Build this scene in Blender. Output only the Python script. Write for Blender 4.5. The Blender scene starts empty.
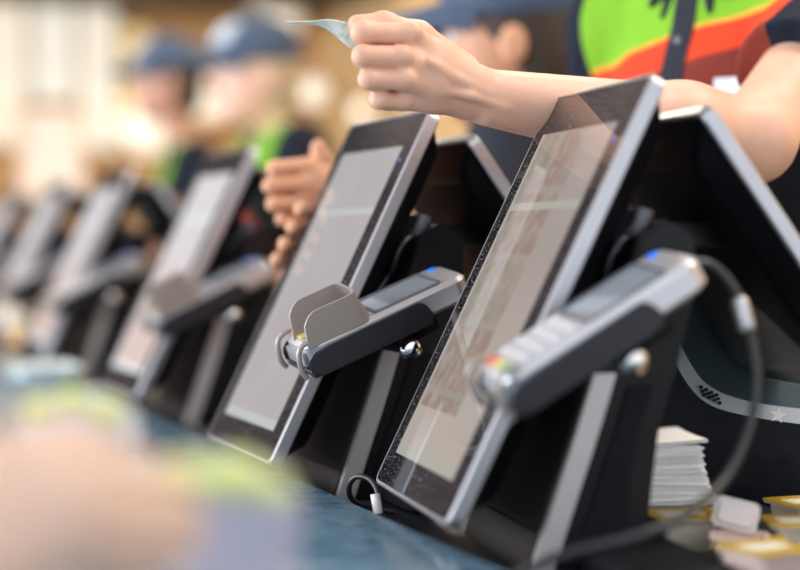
import bpy, bmesh, math, random
import numpy as np
from mathutils import Vector, Matrix
from mathutils.bvhtree import BVHTree
random.seed(7)
scene = bpy.context.scene
COL = scene.collection
F_PX, HOR = 1700.0, 238.0
CAM = Vector((0, 0, 1.20))
TH = math.atan((285 - HOR) / F_PX)
R = math.radians

def P(px, py, d):
    """point at distance d (along +Y) on the sight line of a measured picture position"""
    X, Y = (px - 400) / F_PX, (285 - py) / F_PX
    v = Vector((X, math.cos(TH) + math.sin(TH) * Y, -math.sin(TH) + math.cos(TH) * Y))
    return CAM + v * (d / v.y)

# ------------------------------------------------------------------ materials
MATS = {}
def mat(name, col, rough=0.5, metal=0.0, spec=0.5, var=0.0, vscale=20, bump=0.0, bscale=200, emit=None, estr=0.0, trans=0.0, sss=0.0, coat=0.0, alpha=1.0):
    if name in MATS: return MATS[name]
    m = bpy.data.materials.new(name); m.use_nodes = True
    nt = m.node_tree; b = nt.nodes['Principled BSDF']
    c = (*col, 1)
    b.inputs['Base Color'].default_value = c
    b.inputs['Roughness'].default_value = rough
    b.inputs['Metallic'].default_value = metal
    b.inputs['Specular IOR Level'].default_value = spec
    b.inputs['Transmission Weight'].default_value = trans
    b.inputs['Coat Weight'].default_value = coat
    b.inputs['Alpha'].default_value = alpha
    if sss:
        b.inputs['Subsurface Weight'].default_value = sss
        b.inputs['Subsurface Radius'].default_value = (0.01, 0.004, 0.002)
        b.inputs['Subsurface Scale'].default_value = 0.6
    if emit:
        b.inputs['Emission Color'].default_value = (*emit, 1); b.inputs['Emission Strength'].default_value = estr
    if var or bump:
        tc = nt.nodes.new('ShaderNodeTexCoord')
    if var:
        n = nt.nodes.new('ShaderNodeTexNoise'); n.inputs['Scale'].default_value = vscale; n.inputs['Detail'].default_value = 4
        nt.links.new(tc.outputs['Object'], n.inputs['Vector'])
        mx = nt.nodes.new('ShaderNodeMix'); mx.data_type = 'RGBA'
        mx.inputs['A'].default_value = tuple(max(0, v * (1 - var)) for v in col) + (1,)
        mx.inputs['B'].default_value = tuple(min(1, v * (1 + var)) for v in col) + (1,)
        nt.links.new(n.outputs['Fac'], mx.inputs['Factor']); nt.links.new(mx.outputs['Result'], b.inputs['Base Color'])
    if bump:
        n2 = nt.nodes.new('ShaderNodeTexNoise'); n2.inputs['Scale'].default_value = bscale
        nt.links.new(tc.outputs['Object'], n2.inputs['Vector'])
        bp = nt.nodes.new('ShaderNodeBump'); bp.inputs['Strength'].default_value = bump; bp.inputs['Distance'].default_value = 0.002
        nt.links.new(n2.outputs['Fac'], bp.inputs['Height']); nt.links.new(bp.outputs['Normal'], b.inputs['Normal'])
    MATS[name] = m
    return m

def nodes(m): return m.node_tree.nodes, m.node_tree.links, m.node_tree.nodes['Principled BSDF']
def math_node(N, L, op, a, b=None):
    n = N.new('ShaderNodeMath'); n.operation = op
    for i, v in enumerate((a, b)):
        if v is None: continue
        if isinstance(v, (int, float)): n.inputs[i].default_value = v
        else: L.new(v, n.inputs[i])
    return n.outputs[0]
def mix_node(N, L, f, a, b):
    n = N.new('ShaderNodeMix'); n.data_type = 'RGBA'
    for k, v in (('Factor', f), ('A', a), ('B', b)):
        if isinstance(v, (int, float)): n.inputs[k].default_value = v
        elif isinstance(v, tuple): n.inputs[k].default_value = (*v, 1)
        else: L.new(v, n.inputs[k])
    return n.outputs['Result']

BLACK = mat('black_plastic', (0.005, 0.005, 0.007), 0.32, spec=0.22, bump=0.12, bscale=900)
MATTE = mat('matte_black', (0.005, 0.006, 0.009), 0.6, spec=0.15)
SILVER = mat('brushed_silver', (0.46, 0.46, 0.50), 0.36, metal=0.85, var=0.05, vscale=60)
TRIM = mat('warm_silver_trim', (0.52, 0.50, 0.51), 0.42, metal=0.7, var=0.05, vscale=50)
PANEL = mat('brown_black_panel', (0.026, 0.020, 0.016), 0.34, spec=0.28, var=0.25, vscale=9)
CHROME = mat('chrome', (0.75, 0.75, 0.75), 0.08, metal=1.0)
SLEEVE = mat('reader_black_sleeve', (0.013, 0.013, 0.020), 0.42, bump=0.1, bscale=1500)
RBODY = mat('reader_silver_grey', (0.52, 0.52, 0.56), 0.28, metal=0.6)
RSHIELD = mat('reader_taupe_shield', (0.33, 0.29, 0.27), 0.38, metal=0.35)
RSCREEN = mat('reader_display_glass', (0.20, 0.23, 0.27), 0.12, spec=0.8, coat=0.5)
KEYM = mat('reader_key_grey', (0.42, 0.43, 0.47), 0.4)
KEYS = {'red': mat('key_red', (0.46, 0.12, 0.10), 0.4), 'yellow': mat('key_yellow', (0.52, 0.42, 0.16), 0.4), 'green': mat('key_green', (0.10, 0.30, 0.18), 0.4)}
BLUE = mat('blue_mark', (0.02, 0.16, 0.85), 0.35, emit=(0.02, 0.2, 1.0), estr=0.18)
CABLE = mat('cable_black', (0.012, 0.014, 0.02), 0.38)

def glass_mat():
    m = mat('dusty_black_glass', (0.010, 0.008, 0.010), 0.03, spec=0.75)
    N, L, b = nodes(m)
    tc = N.new('ShaderNodeTexCoord')
    n = N.new('ShaderNodeTexNoise'); n.inputs['Scale'].default_value = 420; n.inputs['Detail'].default_value = 3
    L.new(tc.outputs['Object'], n.inputs['Vector'])
    n2 = N.new('ShaderNodeTexNoise'); n2.inputs['Scale'].default_value = 14
    L.new(tc.outputs['Object'], n2.inputs['Vector'])
    mr = N.new('ShaderNodeMapRange'); mr.inputs['From Min'].default_value = 0.56; mr.inputs['From Max'].default_value = 0.70
    L.new(n.outputs['Fac'], mr.inputs['Value'])
    f = math_node(N, L, 'MULTIPLY', mr.outputs['Result'], n2.outputs['Fac'])
    L.new(mix_node(N, L, f, (0.010, 0.008, 0.010), (0.45, 0.43, 0.48)), b.inputs['Base Color'])
    L.new(math_node(N, L, 'ADD', math_node(N, L, 'MULTIPLY', f, 0.5), 0.03), b.inputs['Roughness'])
    return m
GLASS = glass_mat()

def screen_mat(name, tint, estr, photo=None, low=None):
    """lit screen page. Object x = across (m, far side high), y = up (m): pale border, a thin rule, soft page, optional column of photo tiles"""
    m = mat(name, (0.02, 0.02, 0.02), 0.03, spec=0.75)
    N, L, b = nodes(m)
    tc = N.new('ShaderNodeTexCoord'); sx = N.new('ShaderNodeSeparateXYZ'); L.new(tc.outputs['Object'], sx.inputs[0]); X, Y = sx.outputs[0], sx.outputs[1]
    W, H = 0.194, 0.328
    nz = N.new('ShaderNodeTexNoise'); nz.inputs['Scale'].default_value = 11; nz.inputs['Detail'].default_value = 3; L.new(tc.outputs['Object'], nz.inputs['Vector'])
    dark = tuple(v * .82 for v in tint)
    c = mix_node(N, L, nz.outputs['Fac'], dark, tint)
    if low:
        mr = N.new('ShaderNodeMapRange'); mr.inputs['From Min'].default_value = 0.08; mr.inputs['From Max'].default_value = 0.20; L.new(Y, mr.inputs['Value'])
        c = mix_node(N, L, mr.outputs['Result'], low, c)
    if photo:
        br = N.new('ShaderNodeTexBrick'); br.offset = 0.0; L.new(tc.outputs['Object'], br.inputs['Vector'])
        br.inputs['Scale'].default_value = 1.0; br.inputs['Brick Width'].default_value = 0.0645; br.inputs['Row Height'].default_value = 0.067
        br.inputs['Mortar Size'].default_value = 0.004; br.inputs['Mortar Smooth'].default_value = 0.3
        br.inputs['Color1'].default_value = (*photo[0], 1); br.inputs['Color2'].default_value = (*photo[1], 1); br.inputs['Mortar'].default_value = (*dark, 1)
        n3 = N.new('ShaderNodeTexNoise'); n3.inputs['Scale'].default_value = 55; n3.inputs['Detail'].default_value = 3; L.new(tc.outputs['Object'], n3.inputs['Vector'])
        mr = N.new('ShaderNodeMapRange'); mr.inputs['From Min'].default_value = 0.4; mr.inputs['From Max'].default_value = 0.65; L.new(n3.outputs['Fac'], mr.inputs['Value'])
        pc = mix_node(N, L, mr.outputs['Result'], br.outputs['Color'], photo[2])
        inside = math_node(N, L, 'MULTIPLY', math_node(N, L, 'GREATER_THAN', X, photo[3]), math_node(N, L, 'GREATER_THAN', Y, 0.05))
        c = mix_node(N, L, inside, c, pc)
    e = math_node(N, L, 'MAXIMUM', math_node(N, L, 'MAXIMUM', math_node(N, L, 'GREATER_THAN', X, W - 0.007), math_node(N, L, 'LESS_THAN', Y, 0.011)),
        math_node(N, L, 'LESS_THAN', math_node(N, L, 'ABSOLUTE', math_node(N, L, 'SUBTRACT', Y, 0.252)), 0.004))
    mint = tuple(min(1, v) for v in (tint[0] * 1.05, tint[1] * 1.18, tint[2] * 1.14))
    c = mix_node(N, L, e, c, mint)
    L.new(c, b.inputs['Emission Color']); b.inputs['Emission Strength'].default_value = estr
    return m

# ------------------------------------------------------------------ object helpers
def tag(o, label=None, cat=None, group=None, kind=None):
    if label: o['label'] = label
    if cat: o['category'] = cat
    if group: o['group'] = group
    if kind: o['kind'] = kind
    return o
def empty(name, loc=(0, 0, 0), rz=0.0, label=None, cat=None, group=None):
    o = bpy.data.objects.new(name, None); COL.objects.link(o)
    o.location = loc; o.rotation_euler = (0, 0, rz); o.empty_display_size = 0.05
    return tag(o, label, cat, group)
def link(name, bm, m, parent=None, smooth=None, matrix=None):
    bmesh.ops.recalc_face_normals(bm, faces=bm.faces)
    me = bpy.data.meshes.new(name); bm.to_mesh(me); bm.free()
    for mm in (m if isinstance(m, (list, tuple)) else [m]): me.materials.append(mm)
    if smooth is not None:
        me.shade_smooth()
        if smooth < 180: me.set_sharp_from_angle(angle=R(smooth))
    o = bpy.data.objects.new(name, me); COL.objects.link(o)
    if parent: o.parent = parent
    if matrix is not None: o.matrix_local = matrix
    return o
def bm_box(x0, x1, y0, y1, z0, z1, bev=0.0, seg=2, bm=None):
    bm = bm or bmesh.new()
    vs = [bm.verts.new((x, y, z)) for x in (x0, x1) for y in (y0, y1) for z in (z0, z1)]
    fs = [(0, 1, 3, 2), (4, 6, 7, 5), (0, 4, 5, 1), (2, 3, 7, 6), (0, 2, 6, 4), (1, 5, 7, 3)]
    nf = [bm.faces.new([vs[i] for i in f]) for f in fs]
    bmesh.ops.recalc_face_normals(bm, faces=nf)
    if bev:
        es = list({e for f in nf for e in f.edges})
        bmesh.ops.bevel(bm, geom=es, offset=bev, segments=seg, affect='EDGES', profile=0.5)
    return bm
def loft(loops, cap=True, close=False, bm=None):
    bm = bm or bmesh.new()
    V = [[bm.verts.new(p) for p in l] for l in loops]
    n = len(V[0])
    pairs = list(zip(V[:-1], V[1:])) + ([(V[-1], V[0])] if close else [])
    for A, B in pairs:
        for i in range(n):
            bm.faces.new((A[i], A[(i + 1) % n], B[(i + 1) % n], B[i]))
    if cap and not close:
        bm.faces.new(V[0][::-1]); bm.faces.new(V[-1])
    return bm
def rrect(x0, x1, y0, y1, r, n=6):
    out = []
    for cx, cy, a0 in ((x1 - r, y1 - r, 0), (x0 + r, y1 - r, 90), (x0 + r, y0 + r, 180), (x1 - r, y0 + r, 270)):
        for i in range(n + 1):
            a = R(a0 + 90 * i / n); out.append((cx + r * math.cos(a), cy + r * math.sin(a)))
    return out
def at_z(l, z): return [(x, y, z) for x, y in l]
def slab(x0, x1, y0, y1, r, z0, z1, e=0.001, bm=None):
    """rounded plate with softened edges"""
    L = [at_z(rrect(x0 + e, x1 - e, y0 + e, y1 - e, max(r - e, 1e-4)), z0), at_z(rrect(x0, x1, y0, y1, r), z0 + e),
         at_z(rrect(x0, x1, y0, y1, r), z1 - e), at_z(rrect(x0 + e, x1 - e, y0 + e, y1 - e, max(r - e, 1e-4)), z1)]
    return loft(L, bm=bm)
def catmull(pts, n=8):
    pts = [Vector(p) for p in pts]
    q = [pts[0] * 2 - pts[1]] + pts + [pts[-1] * 2 - pts[-2]]
    out = []
    for i in range(1, len(q) - 2):
        a, b, c, d = q[i - 1:i + 3]
        for k in range(n):
            t = k / n
            out.append(0.5 * ((2 * b) + (c - a) * t + (2 * a - 5 * b + 4 * c - d) * t * t + (3 * b - a - 3 * c + d) * t ** 3))
    return out + [pts[-1]]
def tube(path, r, n=12, bm=None):
    path = [Vector(p) for p in path]
    loops = []; up = None
    for i, p in enumerate(path):
        t = (path[min(i + 1, len(path) - 1)] - path[max(i - 1, 0)]).normalized()
        if up is None: up = t.orthogonal().normalized()
        up = (up - t * up.dot(t)).normalized(); s = t.cross(up)
        rr = r(i / (len(path) - 1)) if callable(r) else r
        loops.append([p + (up * math.cos(2 * math.pi * k / n) + s * math.sin(2 * math.pi * k / n)) * rr for k in range(n)])
    return loft(loops, bm=bm)
def lathe(prof, n=32, bm=None):
    return loft([[(max(r, 1e-4) * math.cos(2 * math.pi * k / n), max(r, 1e-4) * math.sin(2 * math.pi * k / n), z) for k in range(n)] for r, z in prof], bm=bm)
def sphere(c, r, bm=None, u=24, v=14, sc=(1, 1, 1)):
    bm = bm or bmesh.new()
    bmesh.ops.create_uvsphere(bm, u_segments=u, v_segments=v, radius=r, matrix=Matrix.Translation(c) @ Matrix.Diagonal((*sc, 1)))
    return bm
def cyl_y(x, z, y0, y1, r, n=20, bm=None, e=0.0015):
    prof = [(r - e, y0), (r, y0 + e), (r, y1 - e), (r - e, y1)]
    return loft([[(x + q * math.cos(2 * math.pi * k / n), y, z + q * math.sin(2 * math.pi * k / n)) for k in range(n)] for q, y in prof], bm=bm)
def cols(X, Y, Z, O):
    m = Matrix.Identity(4)
    for i, v in enumerate((X, Y, Z, O)):
        for j in range(3): m[j][i] = v[j]
    return m

# ------------------------------------------------------------------ implicit surfaces for bodies and clothes
class Blob:
    def __init__(s): s.p = []
    def cap(s, a, b, ra, rb, k=0.012, flat=False, squash=None):
        a, b = np.array(a, float), np.array(b, float); m = max(ra, rb) + k + 0.012
        s.p.append(('c', np.minimum(a, b) - m, np.maximum(a, b) + m, a, b, ra, rb, k, flat, squash)); return s
    def chain(s, pts, rs, k=0.006):
        for i in range(len(pts) - 1): s.cap(pts[i], pts[i + 1], rs[i], rs[i + 1], k)
        return s
    def ell(s, c, r, ax=None, k=0.02, sub=False):
        c = np.array(c, float); r = np.array(r, float); m = r.max() + k + 0.012
        A = np.array(ax, float) if ax is not None else np.eye(3)
        s.p.append(('s' if sub else 'e', c - m, c + m, c, r, A, k)); return s
    def mesh(s, h):
        lo = np.min([q[1] for q in s.p], 0) - 3 * h; hi = np.max([q[2] for q in s.p], 0) + 3 * h
        n = np.ceil((hi - lo) / h).astype(int) + 1
        F = np.full(n, 0.05, np.float32)
        for q in s.p:
            i0 = np.maximum(((q[1] - lo) / h).astype(int), 0); i1 = np.minimum(((q[2] - lo) / h).astype(int) + 2, n)
            ax = [(lo[d] + h * np.arange(i0[d], i1[d])).astype(np.float32) for d in range(3)]
            X, Y, Z = ax[0][:, None, None], ax[1][None, :, None], ax[2][None, None, :]
            if q[0] == 'c':
                _, _, _, a, b, ra, rb, k, flat, squash = q
                ab = b - a; L2 = max(float(ab @ ab), 1e-9); Ln = math.sqrt(L2)
                tr = ((X - a[0]) * ab[0] + (Y - a[1]) * ab[1] + (Z - a[2]) * ab[2]) / L2
                t = np.clip(tr, 0, 1)
                dx, dy, dz = X - a[0] - t * ab[0], Y - a[1] - t * ab[1], Z - a[2] - t * ab[2]
                q2 = dx * dx + dy * dy + dz * dz
                if squash is not None:
                    w, sc = squash; w = np.array(w, float)
                    pr = dx * w[0] + dy * w[1] + dz * w[2]; q2 = q2 + (sc * sc - 1) * pr * pr
                D = np.sqrt(q2) - (ra + (rb - ra) * t)
                if flat: D = np.maximum(D, (tr - 1) * Ln)
            else:
                _, _, _, c, r, A, k = q
                u = [(X - c[0]) * A[i][0] + (Y - c[1]) * A[i][1] + (Z - c[2]) * A[i][2] for i in range(3)]
                k0 = np.sqrt(sum((u[i] / r[i]) ** 2 for i in range(3)))
                k1 = np.sqrt(sum((u[i] / r[i] ** 2) ** 2 for i in range(3))) + 1e-9
                D = k0 * (k0 - 1) / k1
            S = F[i0[0]:i1[0], i0[1]:i1[1], i0[2]:i1[2]]
            if q[0] == 's':
                D = -D; hh = np.maximum(k - np.abs(S - D), 0) / k; S[...] = np.maximum(S, D) + hh * hh * k * 0.25
            else:
                hh = np.maximum(k - np.abs(S - D), 0) / k; S[...] = np.minimum(S, D) - hh * hh * k * 0.25
        return nets(F, lo, h)

def nets(F, lo, h):
    s = F < 0
    c = np.zeros(tuple(d - 1 for d in F.shape), np.uint8)
    cor = [(i, j, k) for i in (0, 1) for j in (0, 1) for k in (0, 1)]
    def sl(A, o): return A[o[0]:A.shape[0] - 1 + o[0], o[1]:A.shape[1] - 1 + o[1], o[2]:A.shape[2] - 1 + o[2]]
    for o in cor: c += sl(s, o)
    I = np.argwhere((c > 0) & (c < 8))
    ids = np.full(c.shape, -1, np.int32); ids[I[:, 0], I[:, 1], I[:, 2]] = np.arange(len(I))
    vals = {o: F[I[:, 0] + o[0], I[:, 1] + o[1], I[:, 2] + o[2]] for o in cor}
    acc = np.zeros((len(I), 3)); cnt = np.zeros(len(I))
    for a in cor:
        for ax in range(3):
            if a[ax]: continue
            b = list(a); b[ax] = 1; b = tuple(b)
            va, vb = vals[a], vals[b]; x = (va < 0) != (vb < 0)
            t = np.where(x, va / np.where(x, va - vb, 1), 0)
            for d in range(3): acc[:, d] += np.where(x, a[d] + (t if d == ax else 0), 0)
            cnt += x
    V = (I + acc / cnt[:, None]) * h + lo
    Q = []
    for ax in range(3):
        o1 = [0, 0, 0]; o1[ax] = 1
        A = s[tuple(slice(0, s.shape[d] - o1[d]) for d in range(3))]; B = s[tuple(slice(o1[d], None) for d in range(3))]
        E = np.argwhere(A != B); u, v = (ax + 1) % 3, (ax + 2) % 3
        E = E[(E[:, u] > 0) & (E[:, v] > 0) & (E[:, u] < c.shape[u]) & (E[:, v] < c.shape[v])]
        f = A[E[:, 0], E[:, 1], E[:, 2]]
        q = []
        for du, dv in ((1, 1), (0, 1), (0, 0), (1, 0)):
            e = E.copy(); e[:, u] -= du; e[:, v] -= dv; q.append(ids[e[:, 0], e[:, 1], e[:, 2]])
        q = np.stack(q, 1); q[~f] = q[~f][:, ::-1]; Q.append(q)
    return V, np.concatenate(Q)

def blob_obj(name, blob, h, m, parent=None, base=(0, 0, 0)):
    V, Q = blob.mesh(h)
    V = V - np.array(base)
    me = bpy.data.meshes.new(name)
    me.from_pydata(V.tolist(), [], Q.tolist()); me.update()
    me.materials.append(m); me.shade_smooth()
    o = bpy.data.objects.new(name, me); COL.objects.link(o)
    if parent: o.parent = parent
    return o
def bvh_of(o): return BVHTree.FromPolygons([v.co.copy() for v in o.data.vertices], [tuple(p.vertices) for p in o.data.polygons])
def drape(bvh, origin_fn, direction, nu, nv, off, thick):
    """thin patch laid on a surface: origin_fn(u,v) start points, shot along direction"""
    bm = bmesh.new(); g0, g1 = [], []
    for i in range(nu + 1):
        r0, r1 = [], []
        for j in range(nv + 1):
            o = Vector(origin_fn(i / nu, j / nv)); hit = bvh.ray_cast(o, direction)[0]
            if hit is None: hit = o + direction * 0.30
            r0.append(bm.verts.new(hit - direction * off)); r1.append(bm.verts.new(hit - direction * (off + thick)))
        g0.append(r0); g1.append(r1)
    for i in range(nu):
        for j in range(nv):
            bm.faces.new((g0[i][j], g0[i][j + 1], g0[i + 1][j + 1], g0[i + 1][j])); bm.faces.new((g1[i][j], g1[i + 1][j], g1[i + 1][j + 1], g1[i][j + 1]))
    for i in range(nu):
        for j in (0, nv): bm.faces.new((g0[i][j], g0[i + 1][j], g1[i + 1][j], g1[i][j]))
    for j in range(nv):
        for i in (0, nu): bm.faces.new((g0[i][j], g0[i][j + 1], g1[i][j + 1], g1[i][j]))
    return bm

# ------------------------------------------------------------------ the room (row frame: b = towards the staff, a = along the row, away)
YAW = R(20.8)
RA = Vector((-math.sin(YAW), math.cos(YAW), 0)); RB = Vector((math.cos(YAW), math.sin(YAW), 0))
RO = Vector((-0.117, 1.765, 0))          # on the ledge's inner edge
ROOM = cols(RB, RA, Vector((0, 0, 1)), RO)
def room(b, a, z): return RO + RB * b + RA * a + Vector((0, 0, z))
def on_plane_a(px, py, a):               # measured position onto the end wall
    r = (P(px, py, 1.0) - CAM); t = ((RO + RA * a - CAM).dot(RA)) / r.dot(RA); q = CAM + r * t - RO
    return q.dot(RB), q.z
def on_plane_b(px, py, b):
    r = (P(px, py, 1.0) - CAM); t = ((RO + RB * b - CAM).dot(RB)) / r.dot(RB); q = CAM + r * t - RO
    return q.dot(RA), q.z
DECK, LEDGE = 0.93, 0.955
A_END, B_KIT, B_WIN, CEIL = 7.0, 2.3, -3.6, 3.1

def tile_mat(name, c1, c2, mortar, bw, rh, ms=0.012, rough=0.5, swap=None):
    m = mat(name, c1, rough); N, L, b = nodes(m)
    tc = N.new('ShaderNodeTexCoord'); src = tc.outputs['Object']
    if swap:
        sx = N.new('ShaderNodeSeparateXYZ'); L.new(src, sx.inputs[0]); cx = N.new('ShaderNodeCombineXYZ')
        L.new(sx.outputs[swap[0]], cx.inputs[0]); L.new(sx.outputs[swap[1]], cx.inputs[1]); src = cx.outputs[0]
    br = N.new('ShaderNodeTexBrick'); L.new(src, br.inputs['Vector'])
    br.inputs['Scale'].default_value = 1; br.inputs['Brick Width'].default_value = bw; br.inputs['Row Height'].default_value = rh
    br.inputs['Mortar Size'].default_value = ms
    for k, v in (('Color1', c1), ('Color2', c2), ('Mortar', mortar)): br.inputs[k].default_value = (*v, 1)
    L.new(br.outputs['Color'], b.inputs['Base Color'])
    return m
def struct(name, bm, m, mtx=ROOM):
    o = link(name, bm, m, matrix=mtx); o['kind'] = 'structure'; return o
struct('floor', bm_box(-3.7, 2.4, -4, 7.2, -0.1, 0), tile_mat('floor_tiles', (0.42, 0.36, 0.29), (0.38, 0.33, 0.27), (0.2, 0.18, 0.16), 0.45, 0.45, 0.006, 0.35))
struct('ceiling', bm_box(-3.7, 2.4, -1.0, 7.2, CEIL, CEIL + 0.1), mat('ceiling_paint', (0.40, 0.33, 0.31), 0.9, var=0.12, vscale=2))
struct('wall_end', bm_box(-3.7, 2.4, A_END, A_END + 0.1, 0, CEIL), tile_mat('tan_wall_tiles', (0.62, 0.36, 0.14), (0.50, 0.27, 0.10), (0.66, 0.48, 0.26), 0.42, 0.14, 0.012, 0.5, (0, 2)))
struct('wall_kitchen', bm_box(B_KIT, B_KIT + 0.1, -2.5, A_END, 0, CEIL), tile_mat('brown_brick', (0.66, 0.42, 0.20), (0.54, 0.32, 0.13), (0.76, 0.56, 0.32), 0.26, 0.085, 0.010, 0.6, (1, 2)))
# customer-side wall with three window openings
def wall_windows():
    bm = bmesh.new()
    bm_box(B_WIN - 0.1, B_WIN, -1.0, 7.0, 0, 0.7, bm=bm); bm_box(B_WIN - 0.1, B_WIN, -1.0, 7.0, 2.7, CEIL, bm=bm)
    for a0, a1 in ((-1.0, -0.7), (1.6, 1.9), (4.2, 4.5), (6.75, 7.0)): bm_box(B_WIN - 0.1, B_WIN, a0, a1, 0.7, 2.7, bm=bm)
    return bm
struct('wall_customer', wall_windows(), mat('cream_paint', (0.74, 0.69, 0.60), 0.8, var=0.03, vscale=4))
for i, (a0, a1) in enumerate(((-0.7, 1.6), (1.9, 4.2), (4.5, 6.75))):
    bm = bmesh.new()
    for s in (a0, (a0 + a1) / 2 - 0.025, a1 - 0.05): bm_box(B_WIN - 0.07, B_WIN - 0.02, s, s + 0.05, 0.7, 2.7, bm=bm)
    bm_box(B_WIN - 0.07, B_WIN - 0.02, a0, a1, 0.7, 0.75, bm=bm); bm_box(B_WIN - 0.07, B_WIN - 0.02, a0, a1, 2.65, 2.7, bm=bm)
    struct('window_%d' % (i + 1), bm, mat('window_frame_grey', (0.25, 0.25, 0.26), 0.4))
struct('added_dark_beam', bm_box(-3.55, 2.28, 5.7, 6.9, 2.36, CEIL - 0.01, 0.01), mat('dark_reflection_beam', (0.035, 0.024, 0.020), 0.6))  # dark beam added out of view so the screen bezels reflect dark
struct('added_dark_panel', bm_box(-3.58, 0.25, A_END - 0.06, A_END - 0.001, 0, 2.34, 0.005), mat('dark_reflection_panel', (0.050, 0.028, 0.018), 0.5, var=0.3, vscale=3))  # unseen dark board, added to darken reflections low on the screens
struct('trim_1', bm_box(-3.2, -2.62, 5.0, 5.6, 0, CEIL, 0.02), mat('pillar_cream', (0.80, 0.74, 0.64), 0.7, var=0.04, vscale=4))
# counter
def counter_mat():
    m = mat('blue_grey_laminate', (0.035, 0.075, 0.12), 0.16, spec=0.6); N, L, b = nodes(m)
    tc = N.new('ShaderNodeTexCoord'); n = N.new('ShaderNodeTexNoise'); n.inputs['Scale'].default_value = 38; n.inputs['Detail'].default_value = 8; n.inputs['Roughness'].default_value = 0.75
    L.new(tc.outputs['Object'], n.inputs['Vector'])
    mr = N.new('ShaderNodeMapRange'); mr.inputs['From Min'].default_value = 0.35; mr.inputs['From Max'].default_value = 0.7; L.new(n.outputs['Fac'], mr.inputs['Value'])
    L.new(mix_node(N, L, mr.outputs['Result'], (0.050, 0.115, 0.19), (0.15, 0.27, 0.38)), b.inputs['Base Color'])
    L.new(math_node(N, L, 'ADD', math_node(N, L, 'MULTIPLY', n.outputs['Fac'], 0.22), 0.08), b.inputs['Roughness'])
    return m
CMAT = counter_mat()
counter = empty('service_counter', RO, YAW, 'long blue-grey service counter with a raised front ledge under the terminals', 'counter')
link('ledge', bm_box(-0.62, 0.0, -1.6, 5.6, LEDGE - 0.045, LEDGE, 0.004), CMAT, counter, 40)
link('deck', bm_box(0.0, 0.435, -1.6, 5.6, DECK - 0.035, DECK, 0.003), mat('dark_deck', (0.012, 0.016, 0.022), 0.3), counter, 40)
link('front_panel', bm_box(-0.55, -0.50, -1.6, 5.6, 0, LEDGE - 0.045), mat('counter_front', (0.20, 0.13, 0.08), 0.5, var=0.2, vscale=3), counter)
link('back_panel', bm_box(0.38, 0.42, -1.6, 5.6, 0, DECK - 0.035), mat('counter_back', (0.02, 0.02, 0.025), 0.5), counter)

# ------------------------------------------------------------------ terminals
W_D, H_D, LEAN = 0.257, 0.4045, R(25.8)
def housing(name, parent, mtx, W, H, shell_d, rim_m, back=BLACK):
    """display: local x across, y up, front face at z=0 (looking to -z), body behind at +z"""
    r = 0.008; e = 0.0015
    d = link(name, loft([at_z(rrect(0.004, W - 0.004, 0.004, H - 0.004, r), 0.004), at_z(rrect(0.004, W - 0.004, 0.004, H - 0.004, r), 0.015),
        at_z(rrect(0.012, W - 0.012, 0.014, H - 0.014, r), 0.019), at_z(rrect(0.022, W - 0.022, 0.03, H - 0.03, r), shell_d - 0.004), at_z(rrect(0.03, W - 0.03, 0.04, H - 0.04, r), shell_d)]), back, parent, 40, mtx)
    o0, o1 = rrect(0, W, 0, H, r + 0.003), rrect(e, W - e, e, H - e, r + 0.0015)
    ii = rrect(0.0035, W - 0.0035, 0.0035, H - 0.0035, r)
    link('silver_rim', loft([at_z(o1, 0), at_z(o0, e), at_z(o0, 0.0125), at_z(o1, 0.014), at_z(ii, 0.014), at_z(ii, 0.0)], close=True), rim_m, d, 40)
    link('glass_front', slab(0.0036, W - 0.0036, 0.0036, H - 0.0036, r, 0.0, 0.0042, 0.0006), GLASS, d, 40)
    return d
STAND = [(.075, 0), (.085, .03), (.098, .068), (.111, .105), (.122, .14), (.133, .175), (.15, .22), (.168, .272), (.19, .285), (.216, .27), (.216, .225), (.201, .17), (.184, .115), (.177, .06), (.175, 0)]
def front_curve(z):
    for (b0, z0), (b1, z1) in zip(STAND[:7], STAND[1:8]):
        if z0 <= z <= z1: return b0 + (b1 - b0) * (z - z0) / (z1 - z0)
    return STAND[0][0]
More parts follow.
